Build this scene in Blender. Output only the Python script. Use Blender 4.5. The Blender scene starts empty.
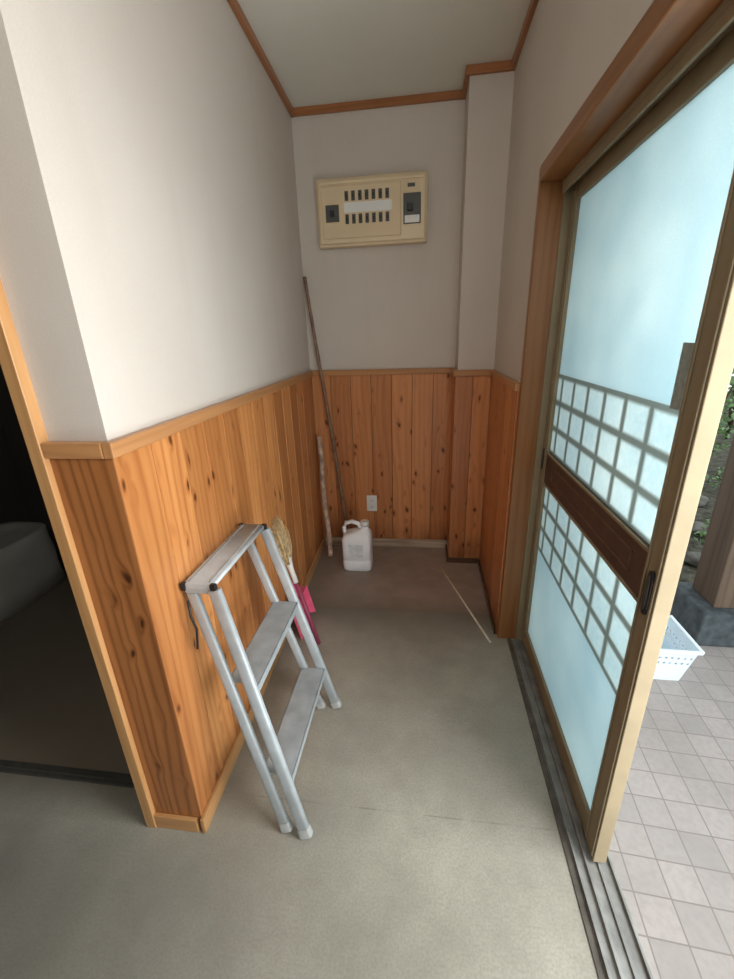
import bpy, bmesh, math, random
from mathutils import Vector, Matrix
random.seed(7)
C = bpy.context.scene.collection
SC = bpy.context.scene
try:
    SC.view_settings.view_transform = 'Standard'
    SC.view_settings.look = 'None'
except Exception: pass
H = 1.45
def lin(c):
    c = c/255.0
    return c/12.92 if c <= .04045 else ((c+.055)/1.055)**2.4
def rgb(r, g, b): return (lin(r), lin(g), lin(b), 1)

# ------------------------------------------------------------ node helpers
class NT:
    def __init__(s, name):
        s.m = bpy.data.materials.new(name); s.m.use_nodes = True
        s.t = s.m.node_tree; s.t.nodes.clear()
        s.out = s.t.nodes.new('ShaderNodeOutputMaterial')
    def n(s, typ, ins=None, **props):
        nd = s.t.nodes.new('ShaderNode'+typ)
        for k, v in props.items(): setattr(nd, k, v)
        for k, v in (ins or {}).items():
            sock = nd.inputs[k]
            if isinstance(v, bpy.types.NodeSocket): s.t.links.new(v, sock)
            else: sock.default_value = v
        return nd
    def math(s, op, a, b=0.0, c=None):
        ins = {0: a, 1: b}
        if c is not None: ins[2] = c
        return s.n('Math', ins, operation=op).outputs[0]
    def mix(s, f, a, b, bt='MIX'):
        return s.n('MixRGB', {0: f, 1: a, 2: b}, blend_type=bt).outputs[0]
    def ramp(s, f, a, b, lo=0.0, hi=1.0):
        return s.n('MapRange', {0: f, 1: lo, 2: hi, 3: a, 4: b}).outputs[0]
    def noise(s, vec, scale, detail=2.0, rough=.5):
        return s.n('TexNoise', {'Vector': vec, 'Scale': scale, 'Detail': detail, 'Roughness': rough}).outputs[0]
    def mapv(s, vec, sc=(1,1,1), loc=(0,0,0)):
        return s.n('Mapping', {0: vec, 'Scale': sc, 'Location': loc}).outputs[0]
    def finish(s, col, rough=.6, metal=0.0, bump=None, bstr=.3, bdist=.01, spec=.5, **extra):
        p = s.n('BsdfPrincipled', {'Base Color': col, 'Roughness': rough, 'Metallic': metal})
        p.inputs['Specular IOR Level'].default_value = spec
        for k, v in extra.items(): p.inputs[k.replace('_', ' ')].default_value = v
        if bump is not None:
            b = s.n('Bump', {'Height': bump, 'Strength': bstr, 'Distance': bdist})
            s.t.links.new(b.outputs[0], p.inputs['Normal'])
        s.t.links.new(p.outputs[0], s.out.inputs[0])
        return s.m

def plain(name, col, rough=.5, metal=0.0, var=.08, scale=30, spec=.5, **extra):
    t = NT(name); co = t.n('TexCoord').outputs['Object']
    nz = t.noise(co, scale, 3)
    dark = tuple(c*(1-var*2) for c in col[:3])+(1,)
    lite = tuple(min(1, c*(1+var)) for c in col[:3])+(1,)
    c = t.mix(t.ramp(nz, 0, 1, .3, .7), dark, lite)
    return t.finish(c, rough, metal, nz, .08, .003, spec, **extra)

def wood(name, lt, dk, knot, freq=170, knots=True, rough=.34, var=.6, stripe=.30, pickt=.36, dirt=False, streak=1.3):
    t = NT(name); uv = t.n('UVMap').outputs[0]
    n0 = t.noise(t.mapv(uv, (14, 4, 1)), 1.0, 1)
    wv = t.n('VectorMath', {0: t.mapv(uv, (17, 8.5, 1)), 1: t.n('CombineXYZ', {0: n0, 1: n0, 2: 0.0}).outputs[0]}, operation='ADD').outputs[0]
    vn = t.n('TexVoronoi', {'Vector': wv, 'Scale': 1.0, 'Randomness': 1.0})
    vor = vn.outputs['Distance']
    pick = t.math('GREATER_THAN', t.n('SeparateXYZ', {0: vn.outputs['Color']}).outputs[0], pickt)
    kk = t.math('MULTIPLY', t.ramp(vor, 1, 0, 0.03, .5), pick) if knots else 0.0
    n1 = t.noise(t.mapv(uv, (5, .75, 1)), 1.0, 1.5)
    n2 = t.noise(t.mapv(uv, (40, 2.5, 1)), 1.0, 3)
    n3 = t.noise(t.mapv(uv, (16, 1.1, 1)), 1.0, 2)
    sep = t.n('SeparateXYZ', {0: uv}).outputs
    p = t.math('MULTIPLY', sep[0], freq)
    p = t.math('ADD', p, t.math('MULTIPLY', n1, 30.0))
    if knots: p = t.math('ADD', p, t.math('MULTIPLY', t.math('POWER', kk, 2.0), 7.0))
    s = t.math('MULTIPLY_ADD', t.math('SINE', p), .5, .5)
    s = t.math('POWER', s, 2.6)
    fib = t.noise(t.mapv(uv, (420, 9, 1)), 1.0, 2)
    g = t.math('ADD', t.math('MULTIPLY', s, stripe), t.math('MULTIPLY', t.math('SUBTRACT', n2, .4), .8*streak/1.3))
    g = t.math('ADD', g, t.math('MULTIPLY', t.math('SUBTRACT', n3, .42), streak))
    g = t.math('ADD', g, t.math('MULTIPLY', t.math('SUBTRACT', fib, .5), .4))
    c = t.mix(t.n('Clamp', {0: g}).outputs[0], lt, dk)
    pl = t.noise(t.mapv(uv, (1.9, .1, 1)), 1.0, 0)
    if var > 0: c = t.mix(var, c, t.mix(t.ramp(pl, 0, 1, .36, .62), (.62, .52, .44, 1), (1.18, 1.18, 1.15, 1)), 'MULTIPLY')
    if knots:
        halo = t.math('MULTIPLY', t.ramp(vor, .6, 0, .10, .34), pick)
        c = t.mix(halo, c, dk)
        kd = t.math('MULTIPLY', t.ramp(vor, .9, 0, .075, .175), pick)
        c = t.mix(kd, c, knot)
    if dirt:
        gz = t.n('SeparateXYZ', {0: t.n('TexCoord').outputs['Object']}).outputs[2]
        dn = t.noise(t.mapv(uv, (9, 5, 1)), 1.0, 3)
        dd = t.math('MULTIPLY', t.ramp(gz, 1, 0, .02, .22), t.ramp(dn, .1, .75, .35, .65))
        c = t.mix(dd, c, knot)
    return t.finish(c, rough, 0, g, .10, .002, .4)

def plaster(name, col, dark):
    t = NT(name); co = t.n('TexCoord').outputs['Object']
    big = t.noise(co, 1.3, 3); fine = t.noise(co, 260, 2)
    st = t.noise(t.mapv(co, (9, 9, 1.2)), 1.0, 3)
    c = t.mix(t.ramp(big, 0, .5, .35, .75), col, dark)
    c = t.mix(t.ramp(st, 0, .25, .55, .8), c, dark)
    c = t.mix(t.ramp(fine, 0, .10, .3, .7), c, (.35, .33, .3, 1))
    return t.finish(c, .9, 0, fine, .25, .002, .2)

M = {}
M['plaster'] = plaster('plaster', rgb(212, 203, 193), rgb(194, 183, 171))
M['plaster_dark'] = plaster('plaster_in_shade', rgb(84, 80, 74), rgb(70, 66, 60))  # side room walls: lack of light put into a darker plaster colour
M['ceiling'] = plaster('ceiling_board', rgb(232, 232, 222), rgb(216, 216, 205))
M['plank'] = wood('cedar_planks', rgb(208, 144, 86), rgb(166, 99, 52), rgb(84, 44, 22), stripe=.42, dirt=True, var=.6, streak=1.1, pickt=.36)
M['plank_back'] = wood('aged_cedar_planks', rgb(208, 144, 94), rgb(168, 102, 60), rgb(80, 42, 24), dirt=True, pickt=.2, var=.5, streak=1.0)
M['plank_end'] = wood('dark_cedar_board', rgb(172, 112, 64), rgb(120, 70, 35), rgb(64, 33, 17), freq=210, stripe=.55, var=0, pickt=.5, streak=.9)
M['trim'] = wood('trim_wood', rgb(194, 142, 94), rgb(160, 110, 68), rgb(90, 50, 20), knots=False, var=.2)
M['jamb'] = wood('pale_jamb_wood', rgb(196, 150, 100), rgb(166, 118, 72), rgb(90, 50, 20), knots=False, var=.2)
M['crown'] = wood('crown_wood', rgb(172, 114, 72), rgb(136, 87, 52), rgb(80, 40, 20), knots=False, var=.2)
M['casing'] = wood('casing_wood', rgb(156, 106, 64), rgb(120, 76, 42), rgb(80, 40, 20), knots=False, var=.1)
M['basepale'] = wood('worn_base_wood', rgb(210, 196, 178), rgb(120, 94, 72), rgb(80, 40, 20), knots=False, streak=2.2, freq=40)
M['basedark'] = wood('dark_base_wood', rgb(100, 76, 58), rgb(52, 38, 28), rgb(40, 20, 10), knots=False, streak=2.2)
M['tan'] = plain('tan_aluminium', rgb(150, 136, 110), .6, .05, .05, 12, .2)
M['alu'] = plain('aluminium', rgb(190, 198, 202), .5, .25, .06, 20)
M['alu_tread'] = plain('worn_aluminium', rgb(176, 183, 186), .5, .25, .08, 20)
M['track'] = plain('track_metal', rgb(150, 150, 146), .5, .3, .15, 20)
M['trackdark'] = plain('worn_track_edge', rgb(100, 94, 86), .6, .2, .2, 20)
M['brownpanel'] = plain('brown_panel', rgb(88, 64, 54), .55, .0, .12, 25)
M['bead'] = plain('brown_bead', rgb(112, 84, 68), .5, .0, .1, 25)
M['black'] = plain('black_plastic', rgb(28, 28, 30), .45)
M['darkgrey'] = plain('dark_grey_plastic', rgb(74, 74, 70), .45)
M['footgrey'] = plain('pale_grey_foot', rgb(170, 172, 170), .55)
M['cream'] = plain('cream_plastic', rgb(228, 208, 172), .45, 0, .03, 6)
M['creamdk'] = plain('cream_plastic_deeper', rgb(222, 200, 163), .5, 0, .03, 6)  # slightly deeper cream for the front plate and label card
M['white'] = plain('white_plastic', rgb(232, 232, 228), .4, 0, .02, 6)
M['jug'] = plain('milky_plastic', rgb(248, 250, 254), .35, 0, .02, 6)
M['ceramic'] = plain('dull_ceramic', rgb(196, 196, 190), .7, 0, .04, 6, .1)
M['red'] = plain('pink_plastic', rgb(232, 104, 138), .4)
M['handle_red'] = plain('dull_red_plastic', rgb(150, 64, 92), .45)
M['straw'] = plain('straw_bristles', rgb(220, 192, 144), .8, 0, .25, 60)
M['bamboo'] = plain('old_bamboo', rgb(136, 108, 88), .6, 0, .2, 18)
M['oldstick'] = plain('weathered_stick', rgb(196, 168, 148), .75, 0, .28, 22)
M['cane'] = plain('pale_cane', rgb(226, 220, 200), .5, 0, .08, 30)
M['stone'] = plain('dark_stone', rgb(70, 78, 82), .8, 0, .25, 25)
M['rock'] = plain('garden_rock', rgb(104, 100, 92), .9, 0, .35, 12)
M['post'] = wood('post_wood', rgb(100, 84, 70), rgb(64, 51, 42), rgb(30, 20, 12), knots=False, rough=.7)
M['basket'] = plain('pale_blue_plastic', rgb(220, 234, 242), .4, 0, .02, 6)
M['leaf'] = plain('leaf_green', rgb(116, 146, 94), .6, 0, .35, 9)
M['stem'] = plain('stem_brown', rgb(84, 66, 46), .8)
M['paper'] = plain('grey_notice', rgb(166, 180, 178), .7, 0, .12, 90)
M['eave'] = plain('porch_boards', rgb(110, 96, 82), .8, 0, .1, 8)

def floor_mat():
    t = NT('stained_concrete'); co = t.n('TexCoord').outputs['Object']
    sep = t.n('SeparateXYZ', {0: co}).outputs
    big = t.noise(co, 1.9, 5, .6); mid = t.noise(co, 9, 5, .6); fine = t.noise(co, 150, 3, .6)
    c = t.mix(t.ramp(big, 0, 1, .35, .65), rgb(162, 158, 145), rgb(182, 178, 164))
    c = t.mix(t.ramp(mid, 0, .35, .4, .75), c, rgb(142, 138, 125))
    c = t.mix(t.ramp(fine, .28, 0, .35, .6), c, rgb(110, 106, 96))
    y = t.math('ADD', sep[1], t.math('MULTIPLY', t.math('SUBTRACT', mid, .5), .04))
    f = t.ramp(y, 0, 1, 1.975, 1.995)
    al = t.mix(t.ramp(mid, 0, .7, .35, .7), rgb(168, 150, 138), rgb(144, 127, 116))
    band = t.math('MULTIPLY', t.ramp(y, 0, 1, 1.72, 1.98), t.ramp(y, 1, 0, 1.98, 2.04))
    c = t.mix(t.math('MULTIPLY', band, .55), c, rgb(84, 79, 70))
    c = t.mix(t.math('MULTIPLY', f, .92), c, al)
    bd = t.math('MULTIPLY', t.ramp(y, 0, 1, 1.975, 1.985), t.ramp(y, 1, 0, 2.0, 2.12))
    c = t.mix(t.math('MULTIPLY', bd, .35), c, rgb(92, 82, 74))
    st = t.noise(t.mapv(co, (1, 1, 1), (3.1, 7.7, 0)), 1.3, 6, .65)
    c = t.mix(t.ramp(st, 0, .4, .46, .7), c, rgb(118, 115, 104))
    st2 = t.noise(t.mapv(co, (1, 1, 1), (9.1, 2.7, 0)), 4.5, 6, .7)
    c = t.mix(t.ramp(st2, 0, .25, .52, .7), c, rgb(122, 118, 107))
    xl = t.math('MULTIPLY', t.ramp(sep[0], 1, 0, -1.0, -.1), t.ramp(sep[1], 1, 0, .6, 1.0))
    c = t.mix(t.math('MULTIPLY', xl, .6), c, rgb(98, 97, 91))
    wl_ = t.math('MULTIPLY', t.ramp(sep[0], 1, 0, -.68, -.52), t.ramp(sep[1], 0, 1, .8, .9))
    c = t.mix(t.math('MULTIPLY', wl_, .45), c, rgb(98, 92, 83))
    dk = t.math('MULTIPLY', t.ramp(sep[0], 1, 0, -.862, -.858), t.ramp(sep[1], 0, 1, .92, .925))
    c = t.mix(t.math('MULTIPLY', dk, .75), c, rgb(122, 110, 95))  # floor past the left doorway: shade of the unlit room mixed into the colour
    dl = t.math('ABSOLUTE', t.math('SUBTRACT', sep[1], .918))
    ln = t.math('MULTIPLY', t.ramp(dl, 1, 0, .001, .003), t.ramp(mid, .05, .4, .4, .6))
    c = t.mix(ln, c, rgb(92, 86, 79))
    return t.finish(c, .5, 0, t.math('ADD', mid, t.math('MULTIPLY', fine, .3)), .06, .003, .45)
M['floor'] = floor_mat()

def tile_mat():
    t = NT('paving_tiles'); co = t.n('TexCoord').outputs['Object']
    v = t.n('Mapping', {0: co, 'Rotation': (0, 0, math.radians(4)), 'Location': (.03, .02, 0)}).outputs[0]
    b = t.n('TexBrick', {'Vector': v, 'Color1': rgb(168, 160, 156), 'Color2': rgb(155, 149, 145), 'Mortar': rgb(132, 125, 121),
            'Scale': 1.0, 'Mortar Size': .0024, 'Brick Width': .095, 'Row Height': .095, 'Mortar Smooth': .3}, offset=0.0, squash=1.0)
    nz = t.noise(co, 60, 4); bg = t.noise(co, 3.5, 5, .65)
    c = t.mix(t.ramp(nz, 0, .35, .4, .7), b.outputs[0], rgb(140, 134, 130))
    c = t.mix(t.ramp(bg, 0, .45, .42, .7), c, rgb(134, 128, 123))
    return t.finish(c, .85, 0, t.math('SUBTRACT', 1.0, b.outputs[1]), .3, .003, .2)
M['tile'] = tile_mat()

def soil_mat():
    t = NT('garden_soil'); co = t.n('TexCoord').outputs['Object']
    nz = t.noise(co, 18, 5, .7)
    c = t.mix(t.ramp(nz, 0, 1, .35, .65), rgb(54, 52, 43), rgb(98, 94, 82))
    return t.finish(c, .95, 0, nz, .8, .03, .1)
M['soil'] = soil_mat()

def pane_mat(name, vlo, vhi, row):
    """frosted glass, block pattern printed between vlo and vhi; UV = metres"""
    t = NT(name); uv = t.n('UVMap').outputs[0]
    sep = t.n('SeparateXYZ', {0: uv}).outputs; u, v = sep[0], sep[1]
    co = t.n('TexCoord').outputs['Object']
    fu = t.math('ABSOLUTE', t.math('SUBTRACT', t.math('FRACT', t.math('DIVIDE', t.math('SUBTRACT', u, .90), .132)), .5))
    fv = t.math('ABSOLUTE', t.math('SUBTRACT', t.math('FRACT', t.math('DIVIDE', t.math('SUBTRACT', v, vlo), row)), .5))
    lu = t.ramp(fu, 0, 1, .375, .455); lv = t.ramp(fv, 0, 1, .35, .44)
    inb = t.math('MULTIPLY', t.math('GREATER_THAN', v, vlo-.006), t.math('LESS_THAN', v, vhi+.006))
    line = t.math('MULTIPLY', t.math('MAXIMUM', lu, lv), inb)
    mx = t.math('MAXIMUM', fu, fv)
    glow = t.math('MULTIPLY', t.ramp(mx, .4, .7, .15, .38), inb)
    nz = t.noise(co, 2.2, 3); fn = t.noise(co, 420, 2); md_ = t.noise(co, 60, 3)
    c = t.mix(t.ramp(nz, 0, 1, .35, .65), rgb(184, 202, 206), rgb(208, 220, 220))
    c = t.mix(t.ramp(fn, 0, .22, .3, .7), c, rgb(146, 172, 180))
    c = t.mix(t.math('MULTIPLY', glow, t.ramp(md_, .2, .6, .35, .65)), c, rgb(226, 230, 224))
    c = t.mix(t.math('MULTIPLY', line, .88), c, rgb(126, 132, 126))
    tr = t.n('BsdfTranslucent', {'Color': c}); df = t.n('BsdfDiffuse', {'Color': c})
    m1 = t.n('MixShader', {0: .2}); t.t.links.new(tr.outputs[0], m1.inputs[1]); t.t.links.new(df.outputs[0], m1.inputs[2])
    gl = t.n('BsdfGlossy', {'Roughness': .3}); m2 = t.n('MixShader', {0: .05})
    t.t.links.new(m1.outputs[0], m2.inputs[1]); t.t.links.new(gl.outputs[0], m2.inputs[2])
    t.t.links.new(m2.outputs[0], t.out.inputs[0])
    return t.m
M['pane_up'] = pane_mat('frosted_pane_upper', .985, 1.288, .101)
M['pane_lo'] = pane_mat('frosted_pane_lower', .547, .85, .101)

# ------------------------------------------------------------ mesh helpers
def new(): 
    bm = bmesh.new(); bm.loops.layers.uv.new('UVMap'); return bm
def box(bm, x0, x1, y0, y1, z0, z1, grain=2, mtx=None, rnd=True):
    uvl = bm.loops.layers.uv.verify()
    P = [(x0,y0,z0),(x1,y0,z0),(x1,y1,z0),(x0,y1,z0),(x0,y0,z1),(x1,y0,z1),(x1,y1,z1),(x0,y1,z1)]
    vs = [bm.verts.new(p) for p in P]
    ou, ov = (random.uniform(0, 60), random.uniform(0, 60)) if rnd else (0, 0)
    for idx, n in (((0,3,2,1),2),((4,5,6,7),2),((0,1,5,4),1),((2,3,7,6),1),((1,2,6,5),0),((3,0,4,7),0)):
        f = bm.faces.new([vs[i] for i in idx])
        ax = [a for a in (0,1,2) if a != n]
        if grain in ax: a_u = [a for a in ax if a != grain][0]; a_v = grain
        else: a_u, a_v = ax
        for l in f.loops: l[uvl].uv = (l.vert.co[a_u]+ou, l.vert.co[a_v]+ov)
    if mtx is not None:
        for v in vs: v.co = mtx @ v.co
    return vs
def frame(p0, p1, up=(0,0,1)):
    p0, p1 = Vector(p0), Vector(p1); z = (p1-p0).normalized(); x = Vector(up); x = (x - z*x.dot(z))
    if x.length < 1e-4: x = Vector((1,0,0)) - z*z.x
    x.normalize(); y = z.cross(x)
    m = Matrix((x, y, z)).transposed().to_4x4(); m.translation = p0
    return m, (p1-p0).length
def bar(bm, p0, p1, w, t, up=(1,0,0)):
    m, L = frame(p0, p1, up); box(bm, -w/2, w/2, -t/2, t/2, 0, L, 2, m)
def tube(bm, pts, r, seg=12, cap=True, rs=None):
    pts = [Vector(p) for p in pts]; rings = []; n = len(pts)
    ref = Vector((.31, .17, .93))
    for i, p in enumerate(pts):
        d = (pts[min(i+1, n-1)]-pts[max(i-1, 0)]).normalized()
        a = d.cross(ref).normalized(); b = d.cross(a)
        rr = rs[i] if rs else r
        rings.append([bm.verts.new(p + a*math.cos(k*2*math.pi/seg)*rr + b*math.sin(k*2*math.pi/seg)*rr) for k in range(seg)])
    for i in range(n-1):
        for k in range(seg):
            f = bm.faces.new((rings[i][k], rings[i][(k+1)%seg], rings[i+1][(k+1)%seg], rings[i+1][k])); f.smooth = True
    if cap: bm.faces.new(rings[0][::-1]); bm.faces.new(rings[-1])
def loft(bm, secs, seg=32, cap0=True, cap1=True, mtx=None):
    rings = []
    for cx, cy, z, rx, ry, p in secs:
        r = []
        for k in range(seg):
            a = 2*math.pi*k/seg; c, s = math.cos(a), math.sin(a)
            co = Vector((cx+rx*math.copysign(abs(c)**(2/p), c), cy+ry*math.copysign(abs(s)**(2/p), s), z))
            r.append(bm.verts.new(mtx @ co if mtx else co))
        rings.append(r)
    for i in range(len(rings)-1):
        for k in range(seg):
            f = bm.faces.new((rings[i][k], rings[i][(k+1)%seg], rings[i+1][(k+1)%seg], rings[i+1][k])); f.smooth = True
    if cap0: bm.faces.new(rings[0][::-1])
    if cap1: bm.faces.new(rings[-1])
ORG = {}
def mk(name, bm, mat, parent=None, bevel=0.0, structure=False, label=None, cat=None, group=None, kind=None, solid=0.0):
    bmesh.ops.recalc_face_normals(bm, faces=bm.faces)
    me = bpy.data.meshes.new(name); 
    if parent is not None: off = ORG[parent]
    elif structure: off = Vector((0,0,0))
    else:
        xs = [v.co for v in bm.verts]
        off = Vector(((min(v.x for v in xs)+max(v.x for v in xs))/2, (min(v.y for v in xs)+max(v.y for v in xs))/2, min(v.z for v in xs)))
    bmesh.ops.translate(bm, verts=bm.verts, vec=-off)
    bm.to_mesh(me); bm.free(); me.materials.append(mat)
    o = bpy.data.objects.new(name, me); C.objects.link(o)
    if parent is not None:
        o.parent = parent
    else: o.location = off
    ORG[o] = off.copy()
    if bevel > 0:
        b = o.modifiers.new('bevel', 'BEVEL'); b.width = bevel; b.segments = 2; b.limit_method = 'ANGLE'
    if solid: 
        s = o.modifiers.new('solid', 'SOLIDIFY'); s.thickness = solid; s.offset = 0
    if structure: o['kind'] = 'structure'
    if kind: o['kind'] = kind
    if label: o['label'] = label
    if cat: o['category'] = cat
    if group: o['group'] = group
    return o
def root(name, loc, label, cat, structure=False, group=None):
    o = bpy.data.objects.new(name, None); C.objects.link(o); o.location = loc
    o.empty_display_size = .1
    ORG[o] = Vector(loc); o['label'] = label; o['category'] = cat
    if structure: o['kind'] = 'structure'
    if group: o['group'] = group
    return o
def runm(p0, p1):
    d = (Vector(p1)-Vector(p0)); a = math.atan2(d.y, d.x)
    return Matrix.Translation((p0[0], p0[1], 0)) @ Matrix.Rotation(a, 4, 'Z'), d.length
def run(bm, p0, p1, z0, z1, t0, t1, e0=0, e1=0, grain=0):
    m, L = runm(p0, p1); box(bm, -e0, L+e1, t0, t1, z0, z1, grain, m)
def prism(bm, pts, z0, z1):
    lo = [bm.verts.new((p[0], p[1], z0)) for p in pts]; hi = [bm.verts.new((p[0], p[1], z1)) for p in pts]
    n = len(pts); bm.faces.new(lo[::-1]); bm.faces.new(hi)
    for i in range(n): bm.faces.new((lo[i], lo[(i+1)%n], hi[(i+1)%n], hi[i]))

# ------------------------------------------------------------ room shell
CZ = 2.62; WZ = 1.255
A = (.394, 1.825); B = (.394, 2.56); Cc = (.190, 2.56); D = (.190, 2.767); E = (-.741, 2.767); F = (-.6815, .812); G = (-.825, .812)
bm = new(); box(bm, -3.2, .432, -2.3, 2.95, -.12, 0); 
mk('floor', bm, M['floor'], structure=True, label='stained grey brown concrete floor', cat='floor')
bm = new(); box(bm, -3.2, .60, -2.3, 2.95, CZ, CZ+.1); mk('ceiling', bm, M['ceiling'], structure=True, label='dull grey ceiling board', cat='ceiling')

def wainscot(wall, p0, p1, mat, pw, e0=0, e1=0):
    m, L = runm(p0, p1); bm = new(); n = max(1, round((L+e0+e1)/pw)); w = (L+e0+e1)/n
    for i in range(n):
        box(bm, -e0+i*w+.0014, -e0+(i+1)*w-.0014, .0, .012, .0, WZ-.035, 2, m)
    mk('wainscot_planks', bm, mat, wall, bevel=.0015)
    bm = new(); box(bm, -e0+.001, L+e1-.001, 0, .003, 0, WZ-.036, 2, m); mk('seam_backing', bm, M['basedark'], wall)

bm = new(); prism(bm, [F, E, (-.741, 2.9), (-.825, 2.9), G], 0, CZ)
wl = mk('wall_left', bm, M['plaster'], structure=True, label='left alcove wall, pale plaster above cedar planks', cat='wall')
wainscot(wl, E, F, M['plank'], .14, 0, .012)
bm = new(); m, L = runm(F, G); 
box(bm, -.012, L, 0, .012, 0, WZ-.035, 2, m)
mk('wainscot_board', bm, M['plank_end'], wl, bevel=.0015)
bm = new(); run(bm, E, F, WZ-.035, WZ, 0, .024, 0, .024); run(bm, F, G, WZ-.035, WZ, 0, .024, 0, 0)
mk('cap_rail', bm, M['trim'], wl, bevel=.003)
bm = new(); box(bm, -.741, .60, 2.767, 2.9, 0, CZ)
wb = mk('wall_back', bm, M['plaster'], structure=True, label='back alcove wall, plaster above reddish cedar planks', cat='wall')
wainscot(wb, D, E, M['plank_back'], .13)
bm = new(); run(bm, D, E, WZ-.035, WZ, 0, .024); mk('cap_rail', bm, M['trim'], wb, bevel=.003)
bm = new(); box(bm, .190, .56, 2.56, 2.767, 0, CZ); box(bm, .394, .56, 1.825, 2.56, 0, CZ)
box(bm, .394, .56, -2.2, 1.825, 1.985, CZ); box(bm, .394, .56, -2.2, -.10, 0, 1.985)
wr = mk('wall_right', bm, M['plaster'], structure=True, label='right wall with square corner pillar and plaster above the entrance', cat='wall')
wainscot(wr, A, (B[0], B[1]-.012), M['plank_back'], .125); wainscot(wr, B, Cc, M['plank_back'], .11, -.012, .012); wainscot(wr, Cc, D, M['plank_back'], .11, 0, -.012)
bm = new(); run(bm, A, B, WZ-.035, WZ, 0, .024, 0, -.024); run(bm, B, Cc, WZ-.035, WZ, 0, .024, 0, .024); run(bm, Cc, D, WZ-.035, WZ, 0, .024, 0, -.024)
mk('cap_rail', bm, M['trim'], wr, bevel=.003)
bm = new(); box(bm, -3.2, -1.80, .82, .93, 0, CZ); box(bm, -1.80, -.825, .82, .93, 1.99, CZ)
mk('wall_front_left', bm, M['plaster'], structure=True, label='partition wall around the dark doorway on the left', cat='wall')
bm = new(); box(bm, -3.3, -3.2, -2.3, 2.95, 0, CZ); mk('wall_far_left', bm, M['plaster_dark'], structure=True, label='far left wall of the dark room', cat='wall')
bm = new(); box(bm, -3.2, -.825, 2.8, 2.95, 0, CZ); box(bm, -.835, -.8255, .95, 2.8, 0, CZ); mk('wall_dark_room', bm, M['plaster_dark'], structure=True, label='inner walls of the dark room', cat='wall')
bm = new(); box(bm, -3.2, .56, -2.3, -2.2, 0, CZ); mk('wall_behind', bm, M['plaster'], structure=True, label='wall behind the viewpoint', cat='wall')
bm = new(); run(bm, E, F, 0, .06, .012, .024, 0, .024); run(bm, F, G, 0, .055, .012, .024, 0, 0)
mk('baseboard_left', bm, M['jamb'], bevel=.002, structure=True, label='light wood baseboard along the left planks', cat='baseboard')
bm = new(); run(bm, D, E, 0, .06, .012, .03, -.012, -.026); mk('baseboard_back', bm, M['basepale'], bevel=.003, structure=True, label='worn pale baseboard along the back wall', cat='baseboard')
bm = new(); run(bm, A, B, 0, .035, .012, .022, 0, -.022); run(bm, B, Cc, 0, .035, .012, .022, -.022, .022); run(bm, Cc, D, 0, .035, .012, .022, 0, -.03)
mk('baseboard_right', bm, M['basedark'], bevel=.002, structure=True, label='thin dark baseboard around the pillar and right wall', cat='baseboard')
bm = new()
for p, q, e0, e1 in (((.394, -2.2), B, 0, -.02), (B, Cc, 0, .02), (Cc, D, 0, -.02), (D, E, 0, 0), (E, F, 0, .02), (F, G, 0, 0)):
    run(bm, p, q, CZ-.035, CZ, 0, .02, e0, e1)
mk('trim_1', bm, M['crown'], bevel=.003, structure=True, label='brown wood crown strip under the ceiling', cat='trim')
bm = new(); box(bm, -.857, -.825, .785, .95, 0, 1.99); box(bm, -1.80, -.825, .785, .95, 1.96, 1.99, 0); box(bm, -1.83, -1.80, .785, .95, 0, 1.99)
mk('trim_2', bm, M['jamb'], bevel=.002, structure=True, label='pale wood jamb of the dark doorway', cat='trim')
bm = new(); box(bm, -1.80, -.857, .895, .935, 0, .010, 0); box(bm, -1.80, -.857, .908, .914, .010, .016, 0)
mk('trim_3', bm, M['darkgrey'], bevel=.002, structure=True, label='dark floor rail across the left doorway', cat='trim')
bm = new(); box(bm, .388, .56, 1.796, 1.825, 0, 1.985); box(bm, .384, .56, -.10, 1.796, 1.935, 1.985, 1); box(bm, .388, .56, -.145, -.10, 0, 1.985)
mk('trim_4', bm, M['casing'], bevel=.004, structure=True, label='brown wood casing of the sliding entrance', cat='trim')
bm = new(); box(bm, .462, .565, -.10, 1.796, 1.918, 1.935, 1); box(bm, .470, .565, 1.786, 1.796, 0, 1.918)
box(bm, .462, .470, -.10, 1.786, 1.895, 1.918, 1)
mk('trim_5', bm, M['tan'], bevel=.002, structure=True, label='tan aluminium head track and side channel of the entrance', cat='trim')
bm = new(); box(bm, .432, .450, -.10, 1.796, -.05, .004, 1); mk('trim_6', bm, M['trackdark'], bevel=.001, structure=True, label='worn dark edge strip beside the door track', cat='trim')
bm = new(); box(bm, .450, .560, -.10, 1.796, -.05, .003, 1)
for x in (.452, .480, .514, .548): box(bm, x, x+.007, -.10, 1.786, .003, .014 if x != .514 else .010, 1)
mk('trim_7', bm, M['track'], bevel=.001, structure=True, label='metal double floor track of the sliding door', cat='trim')

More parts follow.
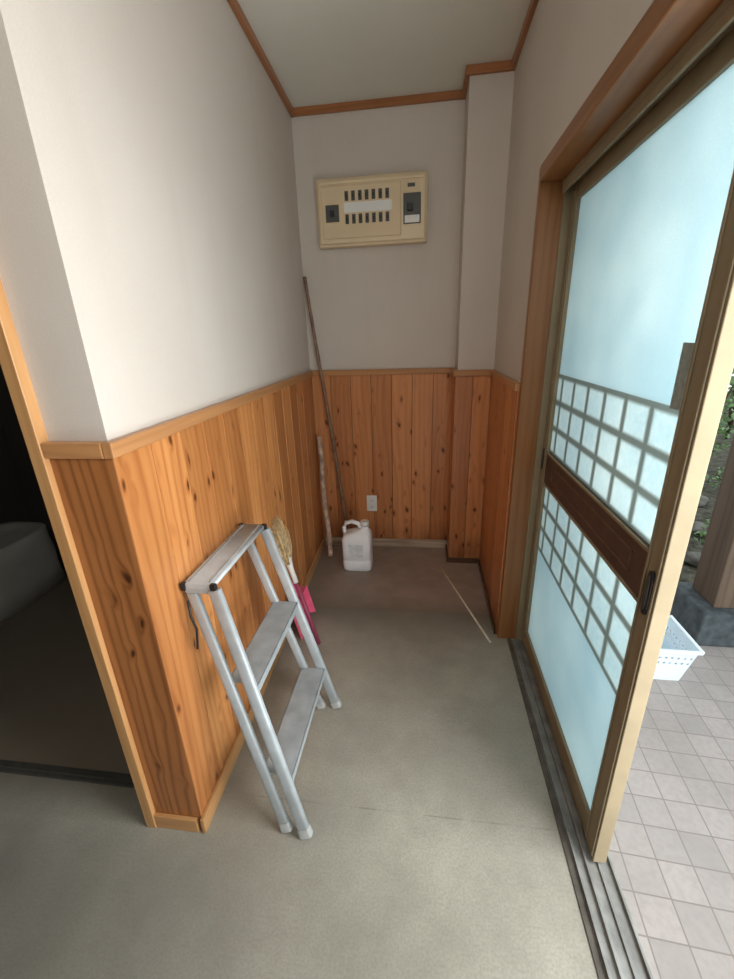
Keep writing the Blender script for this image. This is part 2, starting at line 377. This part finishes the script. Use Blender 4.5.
# ------------------------------------------------------------ sliding door
dr = root('door_1', (.5175, 1.29, .016), 'tan aluminium sliding door with frosted block patterned glass', 'door', True)
x0, x1 = .500, .535
ya, yb, zt = .835, 1.784, 1.916
GA, GB = .902, 1.744
def stile(y0, y1):
    bm = new(); box(bm, x0, x1, y0, y1, .016, zt)
    box(bm, x0-.004, x0, y0+.006, y0+.014, .03, zt-.02); box(bm, x0-.004, x0, y1-.014, y1-.006, .03, zt-.02)
    return bm
mk('stile', stile(ya, GA), M['tan'], dr, bevel=.003); mk('stile', stile(GB, yb), M['tan'], dr, bevel=.003)
bm = new(); box(bm, x0+.003, x1-.003, GA, GB, 1.868, zt, 1); mk('top_rail', bm, M['tan'], dr, bevel=.002)
bm = new(); box(bm, x0+.003, x1-.003, GA, GB, .016, .092, 1); mk('bottom_rail', bm, M['tan'], dr, bevel=.002)
bm = new(); box(bm, x0+.004, x1-.004, GA, GB, .85, .985, 1); md = mk('middle_panel', bm, M['brownpanel'], dr, bevel=.002)
bm = new()
for z in (.890, .944): box(bm, x0+.001, x0+.004, .97, 1.65, z, z+.004, 1)
for y in (.97, 1.646): box(bm, x0+.001, x0+.004, y, y+.004, .890, .948)
mk('panel_bead', bm, M['bead'], md)
bm = new()
for z in (.848, .978): box(bm, x0, x0+.005, GA, GB, z, z+.008, 1)
mk('panel_edge', bm, M['tan'], md)
bm = new(); box(bm, .514, .519, GA, GB, .985, 1.868, 2, None, False); mk('glass_pane', bm, M['pane_up'], dr)
bm = new(); box(bm, .514, .519, GA, GB, .092, .85, 2, None, False); mk('glass_pane', bm, M['pane_lo'], dr)
bm = new(); box(bm, .5125, .5138, .904, .962, 1.29, 1.42, 2); mk('notice_sheet', bm, M['paper'], dr, label='grey notice stuck to the frosted glass')
def pull(yc, zc, h, w):
    m = Matrix.Translation((x0-.003, yc, zc)) @ Matrix.Rotation(math.radians(90), 4, 'Y')
    bm = new(); loft(bm, [(0,0,-.004,h,w,3), (0,0,.002,h,w,3)], 32, mtx=m)
    hp = mk('pull_handle', bm, M['black'], dr, bevel=.001)
    bm = new(); loft(bm, [(0,0,-.006,h*.8,w*.5,3), (0,0,-.004,h*.8,w*.5,3)], 24, mtx=m)
    mk('finger_recess', bm, M['darkgrey'], hp)
pull(.862, .90, .055, .012); pull(1.763, .95, .045, .010)

# ------------------------------------------------------------ outside
bm = new(); box(bm, .560, 6, -3, 2.42, -.14, -.02); mk('ground_paving', bm, M['tile'], structure=True, label='pale square paving tiles outside the entrance', cat='paving')
bm = new(); box(bm, .560, 9, 2.42, 11, -.14, -.01); box(bm, 6, 9, -3, 2.42, -.14, -.01); mk('ground_garden', bm, M['soil'], structure=True, label='dark garden soil beyond the paving', cat='ground')
bm = new(); box(bm, .56, .60, 1.825, 2.9, 0, 2.7); mk('wall_outside', bm, M['plaster'], structure=True, label='outer face of the right wall', cat='wall')
bm = new(); box(bm, .60, 1.75, -1.5, 3.2, 2.16, 2.20, 1)  # out-of-view roof, added low to darken the glass top; post suggests a porch
for k in range(8): y = -1.3+k*.6; box(bm, .60, 1.75, y, y+.05, 2.10, 2.16, 0)
mk('trim_8', bm, M['eave'], structure=True, label='unseen boarded porch roof above the entrance, added to shade the glass', cat='porch roof')
pr = root('porch_post', (1.53, 2.02, -.02), 'dark wooden porch post standing on a dark stone block outside', 'post')
bm = new(); prism(bm, [(1.33,1.85),(1.73,1.85),(1.73,2.19),(1.33,2.19)], -.02, .15)
for v in bm.verts:
    if v.co.z > .1: v.co.x = 1.53+(v.co.x-1.53)*.86; v.co.y = 2.02+(v.co.y-2.02)*.86
mk('stone_base', bm, M['stone'], pr, bevel=.012)
bm = new(); box(bm, 1.42, 1.64, 1.93, 2.11, .15, 2.10); mk('post_shaft', bm, M['post'], pr, bevel=.006)
# basket
cx, cy = 1.045, 1.70
kr = root('plastic_basket', (cx, cy, -.02), 'pale blue white perforated plastic basket on the paving outside', 'basket')
bm = new(); nh = 9; nv = 6
def bp(side, i, j):
    s = -1+2*i/nh; h = j/nv; r = .088+.03*h; z = -.02+.185*h
    return {0: (cx+s*r, cy-r, z), 1: (cx+r, cy+s*r, z), 2: (cx-s*r, cy+r, z), 3: (cx-r, cy-s*r, z)}[side]
for side in range(4):
    for i in range(nh):
        for j in range(nv):
            p = [Vector(bp(side, *q)) for q in ((i,j),(i+1,j),(i+1,j+1),(i,j+1))]
            if j in (3, 4) :
                c = sum(p, Vector())/4; q = [c+(v-c)*.42 for v in p]
                a = [bm.verts.new(v) for v in p]; b = [bm.verts.new(v) for v in q]
                for k in range(4): bm.faces.new((a[k], a[(k+1)%4], b[(k+1)%4], b[k]))
            else: bm.faces.new([bm.verts.new(v) for v in p])
bm.faces.new([bm.verts.new(p) for p in ((cx-.088,cy-.088,-.019),(cx+.088,cy-.088,-.019),(cx+.088,cy+.088,-.019),(cx-.088,cy+.088,-.019))])
bmesh.ops.remove_doubles(bm, verts=bm.verts, dist=.0004)
mk('basket_body', bm, M['basket'], kr, solid=.003)
bm = new(); r = .122
for a_, b_ in (((-r,-r),(r,-r)), ((r,-r),(r,r)), ((r,r),(-r,r)), ((-r,r),(-r,-r))):
    bar(bm, (cx+a_[0]*1.03, cy+a_[1]*1.03, .165), (cx+b_[0]*1.03, cy+b_[1]*1.03, .165), .012, .016, (0,0,1))
mk('rim', bm, M['basket'], kr, bevel=.003)
def rock(x, y, r, lab):
    bm = new(); bmesh.ops.create_icosphere(bm, subdivisions=3, radius=r)
    o = Vector((random.random()*9, random.random()*9, 0))
    from mathutils import noise as mn
    for v in bm.verts:
        d = v.co.normalized()
        k = 1+.5*mn.noise(d*1.3+o)+.18*mn.noise(d*4+o); v.co *= k; v.co.z *= .5; v.co += Vector((x, y, r*.22))
    for f in bm.faces: f.smooth = True
    mk('garden_rock', bm, M['rock'], label=lab, cat='rock', group='rocks in the garden bed')
for x, y, r in ((1.78, 2.66, .08), (2.1, 3.1, .11), (2.35, 3.75, .10), (1.62, 3.0, .07)):
    rock(x, y, r, 'grey garden rock on dark soil beyond the porch post')
def shrub(x, y, h, w, nleaf, lab, grp='shrubs in the garden', nm='garden_shrub', lf=1.0):
    r0 = root(nm, (x, y, -.01), lab, 'shrub', group=grp)
    bm = new()
    for k in range(7):
        a = random.uniform(0, 6.28); rr = random.uniform(.2, .7)*w
        tube(bm, [(x, y, -.01), (x+.3*rr*math.cos(a), y+.3*rr*math.sin(a), h*.45), (x+rr*math.cos(a), y+rr*math.sin(a), h*random.uniform(.7, .95))], .012*lf, 6, rs=[.014*lf, .01*lf, .004*lf])
    mk('stems', bm, M['stem'], r0)
    bm = new()
    for k in range(nleaf):
        a = random.uniform(0, 6.28); z = random.uniform(.12, 1)**.8*h; rr = w*math.sqrt(random.random())*math.sin(math.pi*min(1, .15+z/h*.8))
        c = Vector((x+rr*math.cos(a), y+rr*math.sin(a), z)); d = Vector((random.gauss(0,1), random.gauss(0,1), random.gauss(0,.6))).normalized()
        s = d.cross(Vector((random.gauss(0,1), random.gauss(0,1), random.gauss(0,1)))).normalized(); L = random.uniform(.05, .10)*lf; W = L*.25
        vs = [bm.verts.new(c+q) for q in (-d*L*.5, s*W, d*L*.5, -s*W)]; bm.faces.new(vs)
    mk('foliage', bm, M['leaf'], r0)
for x, y, h, w, n in ((2.85, 4.6, 1.5, .42, 1100), (4.1, 6.2, 2.3, .75, 1500), (2.55, 5.8, 1.6, .5, 800), (5.7, 7.3, 2.6, .75, 1000), (4.0, 8.2, 2.6, .8, 1000)):
    shrub(x, y, h, w, n, 'green leafy shrub in the garden beyond the open entrance')
for x, y in ((2.45, 3.35), (1.95, 2.78), (2.72, 3.98), (1.95, 3.5)):
    shrub(x, y, .26, .14, 160, 'low green plant on the soil beyond the porch post', 'low plants in the garden bed', 'ground_plant', .55)

# ------------------------------------------------------------ breaker panel
bp0 = root('breaker_panel', (-.306, 2.767, 1.935), 'cream electrical breaker box mounted high on the back wall', 'breaker panel')
X0, X1, Z0, Z1, YF = -.615, .003, 1.943, 2.278, 2.69
bm = new(); box(bm, X0, X1, YF+.018, 2.767, Z0, Z1)
cv = mk('base_tray', bm, M['cream'], bp0, bevel=.010)
bm = new(); box(bm, X0+.012, X1-.010, YF, YF+.02, Z0+.012, Z1-.012)
mk('cover', bm, M['cream'], bp0, bevel=.012)
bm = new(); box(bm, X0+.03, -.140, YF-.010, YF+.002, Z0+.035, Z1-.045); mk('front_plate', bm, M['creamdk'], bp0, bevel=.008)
bm = new(); box(bm, X0+.03, X1-.02, YF-.008, YF, Z1-.038, Z1-.024); mk('lid_lip', bm, M['cream'], bp0, bevel=.004)
YP = YF-.010
bm = new(); box(bm, -.560, -.485, YP-.006, YP, 2.060, 2.142); lb = mk('side_breaker', bm, M['darkgrey'], bp0, bevel=.002)
bm = new(); box(bm, -.535, -.510, YP-.014, YP-.006, 2.085, 2.115); mk('switch_lever', bm, M['black'], lb, bevel=.001)
for k in range(7):
    xx = -.440+k*.0375
    for z0_, z1_ in ((2.157, 2.203), (2.047, 2.093)):
        bm = new(); box(bm, xx-.010, xx+.010, YP-.004, YP, z0_, z1_); b = mk('branch_breaker', bm, M['darkgrey'], bp0, bevel=.001)
        bm = new(); box(bm, xx-.004, xx+.004, YP-.010, YP-.004, z0_+.012, z1_-.016); mk('switch_lever', bm, M['black'], b)
bm = new(); box(bm, -.455, -.19, YP-.003, YP, 2.101, 2.149); mk('label_strip', bm, M['white'], bp0)
bm = new(); box(bm, -.128, -.033, YF-.006, YF, 2.03, 2.175); mb = mk('main_breaker', bm, M['darkgrey'], bp0, bevel=.002)
bm = new(); box(bm, -.105, -.075, YF-.020, YF-.006, 2.09, 2.125); mk('switch_lever', bm, M['black'], mb, bevel=.002)
bm = new(); box(bm, -.120, -.040, YF-.009, YF-.006, 2.035, 2.07); mk('rating_plate', bm, M['white'], mb)
bm = new(); box(bm, -.128, -.04, YF-.004, YF, 2.18, 2.238); mk('label_card', bm, M['creamdk'], bp0)
bm = new(); box(bm, -.105, -.065, YF-.006, YF-.003, 2.202, 2.219); mk('test_button', bm, M['darkgrey'], bp0)

# outlet
ol = root('wall_outlet', (-.357, 2.755, .275), 'white wall outlet plate low on the back planks', 'outlet')
bm = new(); box(bm, -.394, -.320, 2.748, 2.755, .275, .395); mk('plate', bm, M['white'], ol, bevel=.003)
for z in (.308, .355):
    bm = new(); box(bm, -.372, -.342, 2.745, 2.748, z-.016, z+.016); s = mk('socket', bm, M['white'], ol, bevel=.002)
    bm = new()
    for x in (-.363, -.353): box(bm, x-.001, x+.001, 2.7442, 2.7452, z-.006, z+.006)
    mk('slots', bm, M['black'], s)

# ------------------------------------------------------------ jug
jx, jy = -.420, 2.44
jr = root('plastic_jug', (jx, jy, 0), 'white plastic jug with handle on the floor by the back wall', 'jug')
bm = new()
loft(bm, [(jx,jy,.000,.082,.060,6),(jx,jy,.012,.094,.070,6),(jx,jy,.07,.095,.071,6),(jx,jy,.075,.092,.068,6),(jx,jy,.085,.092,.068,6),(jx,jy,.09,.095,.071,6),
          (jx,jy,.225,.095,.071,6),(jx+.004,jy,.25,.088,.064,5),(jx+.025,jy,.268,.062,.050,3.5),(jx+.045,jy,.282,.036,.034,2.5),(jx+.052,jy,.295,.026,.026,2),(jx+.052,jy,.310,.022,.022,2)], 40)
jb = mk('body', bm, M['jug'], jr)
bm = new(); tube(bm, [(jx+.03,jy,.282),(jx+.012,jy,.318),(jx-.030,jy,.332),(jx-.070,jy,.322),(jx-.083,jy,.29),(jx-.079,jy,.235)], .014, 14)
mk('handle', bm, M['jug'], jr)
bm = new(); loft(bm, [(jx+.052,jy,.306,.028,.028,2),(jx+.052,jy,.336,.027,.027,2),(jx+.052,jy,.339,.022,.022,2)], 24); mk('cap', bm, M['white'], jr)
M['faint'] = plain('faint_label', rgb(226, 232, 236), .5)
bm = new(); box(bm, jx-.05, jx+.045, jy-.0725, jy-.0705, .11, .20); mk('paper_label', bm, M['faint'], jb)

# ------------------------------------------------------------ sticks
bm = new(); pts = []; rs = []
p0, p1 = Vector((-.516, 2.665, .012)), Vector((-.716, 2.730, 1.80))
for k in range(41):
    f = k/40; pts.append(p0.lerp(p1, f)+Vector((.006*math.sin(f*5), 0, 0))); rs.append((.0125-.003*f)*(1.13 if k % 5 == 0 else 1))
tube(bm, pts, .01, 12, rs=rs)
mk('long_pole', bm, M['bamboo'], label='long thin brown pole leaning in the back left corner', cat='pole')
bm = new(); pts = []; rs = []
p0, p1 = Vector((-.632, 2.54, .016)), Vector((-.700, 2.705, .83))
for k in range(25):
    f = k/24; pts.append(p0.lerp(p1, f)+Vector((.004*math.sin(f*9), .003*math.cos(f*7), 0))); rs.append(.018-.002*f+.0015*math.sin(k*2.1))
tube(bm, pts, .016, 12, rs=rs)
mk('short_stick', bm, M['oldstick'], label='short weathered stick leaning in the corner beside the jug', cat='stick')
bm = new(); tube(bm, [(.107, 2.62-.10, .005), (.23, 2.13, .005), (.345, 1.757, .005)], .0055, 8)
mk('thin_cane', bm, M['cane'], label='thin pale cane lying on the floor near the right wall', cat='cane')

# ------------------------------------------------------------ broom and dustpan
br = root('hand_broom', (-.514, 1.678, 0), 'straw hand broom standing bristles up against the left planks', 'broom')
b0, b1 = Vector((-.505, 1.665, .008)), Vector((-.640, 1.705, .47))
bd = (b1-b0).normalized()
bm = new(); tube(bm, [b0, b0.lerp(b1, .72)], .011, 12); mk('handle', bm, M['handle_red'], br)
bm = new(); tube(bm, [b0.lerp(b1, .72), b0.lerp(b1, .86), b1], .011, 12, rs=[.013, .013, .022]); mk('ferrule', bm, M['white'], br)
bm = new()
for k in range(190):
    s = random.uniform(-1, 1); q = random.uniform(-1, 1)
    a = b1 - bd*.03 + Vector((q*.010, s*.018, 0)); L = random.uniform(.13, .21)
    e = b1 + bd*L + Vector((q*.024+.010+random.gauss(0,.004), s*.055+random.gauss(0,.009), 0)); mpt = (a+e)/2+Vector((q*.006, s*.012, 0))
    tube(bm, [a, mpt, e], .0016, 4, rs=[.0021, .0019, .0009])
mk('bristles', bm, M['straw'], br)
dp = root('dustpan', (-.60, 1.77, 0), 'pink plastic dustpan leaning on the left planks behind the broom', 'dustpan')
mD = Matrix.Translation((-.600, 1.785, .002)) @ Matrix.Rotation(math.radians(-13), 4, 'Y')
bm = new(); box(bm, -.004, 0, -.095, .095, 0, .195, 2, mD); box(bm, 0, .036, -.095, -.091, .03, .195, 2, mD); box(bm, 0, .036, .091, .095, .03, .195, 2, mD); box(bm, -.004, .036, -.095, .095, .195, .199, 2, mD)
mk('pan', bm, M['red'], dp, bevel=.0015)
bm = new(); tube(bm, [mD @ Vector(p) for p in ((.015, 0, .199), (.015, 0, .24), (.015, 0, .29))], .010, 12); mk('handle', bm, M['red'], dp)

# ------------------------------------------------------------ step ladder
lr = root('step_ladder', (-.38, 1.05, 0), 'folded aluminium step ladder leaning against the left planks', 'step ladder')
ZT = .81
def fr(f, side, rear):   # f=0 floor .. 1 top ; side 0 near 1 far
    bx = -.340-(.064 if rear else 0); tx = -.572-(.078 if rear else 0)
    by = (.815, 1.300)[side]; ty = (.935, 1.325)[side]
    return Vector((bx+(tx-bx)*f, by+(ty-by)*f, .004+ZT*f))
for side in (0, 1):
    for rear in (False, True):
        off = Vector((0, (.0 if not rear else (.010 if side == 0 else -.010)), 0))
        a, b = fr(.03, side, rear)+off, fr(.985 if not rear else .975, side, rear)+off
        bm = new(); m, L = frame(a, b, (1,0,0))
        w, t = (.037, .022) if not rear else (.032, .020)
        loft(bm, [(0,0,0,w/2,t/2,3.5),(0,0,L,w/2,t/2,3.5)], 28, mtx=m)
        rl = mk('front_rail' if not rear else 'rear_rail', bm, M['alu'], lr)
        bm = new(); a2 = fr(.0, side, rear)+off; d = (b-a).normalized()
        m, L = frame(a2+Vector((0,0,.004)), a2+d*.035, (1,0,0)); loft(bm, [(0,0,0,w/2+.003,t/2+.003,4),(0,0,L,w/2+.002,t/2+.002,4)], 28, mtx=m)
        mk('foot_cap', bm, M['footgrey'], rl, bevel=.002)
def tread(f, w, name, dx=0, th=.030):
    a, b = fr(f, 0, False), fr(f, 1, False); bm = new()
    ya_, yb_ = a.y+.011, b.y-.011; z = a.z; xc = a.x-.026+dx
    box(bm, xc-w/2, xc+w/2, ya_, yb_, z-.004, z, 1)
    box(bm, xc-w/2, xc-w/2+.004, ya_, yb_, z-th, z, 1); box(bm, xc+w/2-.004, xc+w/2, ya_, yb_, z-th, z, 1)
    tr_ = mk(name, bm, M['alu_tread'], lr, bevel=.0015)
    n = 9; bm = new()
    for k in range(n):
        xx = xc-w/2+.008+(w-.016)*k/(n-1); box(bm, xx-.0012, xx+.0012, ya_+.003, yb_-.003, z, z+.0007, 1)
    mk('grip_ribs', bm, M['alu_tread'], tr_)
tread(.25, .096, 'tread', -.002); tread(.625, .096, 'tread', -.002)
a, b = fr(1.0, 0, False), fr(1.0, 1, False); xc = a.x-.044; bm = new(); w = .092
ya_, yb_ = a.y-.004, b.y+.004
loft(bm, [(0,0,0,w/2,.008,6),(0,0,yb_-ya_,w/2,.008,6)], 32, mtx=Matrix.Translation((xc, yb_, a.z-.002)) @ Matrix.Rotation(math.radians(90), 4, 'X'))
tp = mk('top_platform', bm, M['alu'], lr)
bm = new()
for k in (-1, 1):
    xx = xc+k*.030; box(bm, xx-.0025, xx+.0025, ya_+.01, yb_-.01, a.z+.005, a.z+.0078, 1)
mk('grip_ribs', bm, M['alu_tread'], tp)
for side in (0, 1):
    a = fr(1.0, side, False); y = a.y+(-.003 if side == 0 else .003); bm = new()
    box(bm, a.x-.084, a.x+.002, y-.003, y+.003, a.z-.024, a.z-.006, 1)
    mk('side_bracket', bm, M['alu_tread'], lr, bevel=.002)
    bm = new(); box(bm, a.x-.008, a.x+.010, y-.006, y+.008, a.z-.012, a.z+.0075, 1)
    mk('corner_cap', bm, M['black'], lr, bevel=.003)
    bm = new(); box(bm, a.x-.096, a.x-.080, y-.006, y+.008, a.z-.016, a.z+.0075, 1); mk('corner_cap', bm, M['black'], lr, bevel=.003)
a = fr(.955, 0, True)
bm = new(); tube(bm, [a+Vector((-.002,-.018,.0)), a+Vector((.002,-.024,-.05)), a+Vector((.010,-.022,-.09)), a+Vector((.006,-.024,-.13)), a+Vector((.0,-.022,-.16))], .0035, 8)
mk('strap', bm, M['black'], lr)

# ------------------------------------------------------------ ceramic fixture in the dark room
tx, ty = -2.50, 1.86
bm = new(); loft(bm, [(tx,ty+.06,0,.17,.26,5),(tx,ty+.05,.14,.17,.25,5),(tx,ty+.02,.24,.20,.28,4),(tx,ty,.33,.21,.29,3.5),(tx,ty,.40,.21,.29,3.5),(tx,ty,.41,.20,.28,3.5),(tx,ty,.405,.17,.25,3),(tx,ty+.02,.385,.12,.18,2.5)], 40)
mk('toilet_bowl', bm, M['ceramic'], label='low pale ceramic fixture barely visible in the dark room on the left', cat='toilet')

# ------------------------------------------------------------ light
w = bpy.data.worlds.new('overcast_sky'); SC.world = w; w.use_nodes = True
nt = w.node_tree; bg = nt.nodes['Background']
tc = nt.nodes.new('ShaderNodeTexCoord'); sp = nt.nodes.new('ShaderNodeSeparateXYZ'); mr = nt.nodes.new('ShaderNodeMapRange'); mx = nt.nodes.new('ShaderNodeMixRGB')
nt.links.new(tc.outputs['Generated'], sp.inputs[0]); nt.links.new(sp.outputs[2], mr.inputs[0]); mr.inputs[1].default_value = -.1; mr.inputs[2].default_value = .8
nt.links.new(mr.outputs[0], mx.inputs[0]); mx.inputs[1].default_value = (.83, .92, .945, 1); mx.inputs[2].default_value = (.79, .90, .96, 1)
nt.links.new(mx.outputs[0], bg.inputs[0]); bg.inputs[1].default_value = 2.0
def area(name, loc, tgt, sx, sy, e, col):
    l = bpy.data.lights.new(name, 'AREA'); l.shape = 'RECTANGLE'; l.size = sx; l.size_y = sy; l.energy = e; l.color = col
    o = bpy.data.objects.new(name, l); C.objects.link(o); o.location = loc
    o.rotation_euler = (Vector(tgt)-Vector(loc)).to_track_quat('-Z', 'Y').to_euler()
area('daylight_through_entrance', (1.15, .45, 1.40), (-.7, 1.4, 1.1), .9, 1.2, 42, (.97, .99, 1))
area('paving_bounce', (.95, -.1, .15), (-.2, 1.6, 2.5), 1.0, .8, 28, (1, 1, .97))
area('fill_light_behind_camera', (.22, -.8, 2.2), (.0, 2.7, 1.1), .5, .5, 15, (1, .97, .93))  # unseen fill lamp added behind the camera to brighten the alcove

# ------------------------------------------------------------ camera
cam = bpy.data.cameras.new('camera'); co = bpy.data.objects.new('camera', cam); C.objects.link(co)
xh = Vector((.9912, .1288, -.0310)); bk = Vector((.1316, -.9305, .3420)).normalized(); xh = (xh - bk*xh.dot(bk)).normalized(); up = bk.cross(xh)
m = Matrix((xh, up, bk)).transposed().to_4x4(); m.translation = (0, 0, H); co.matrix_world = m
cam.sensor_width = 36; cam.lens = 419/979*36; cam.clip_start = .02
SC.camera = co
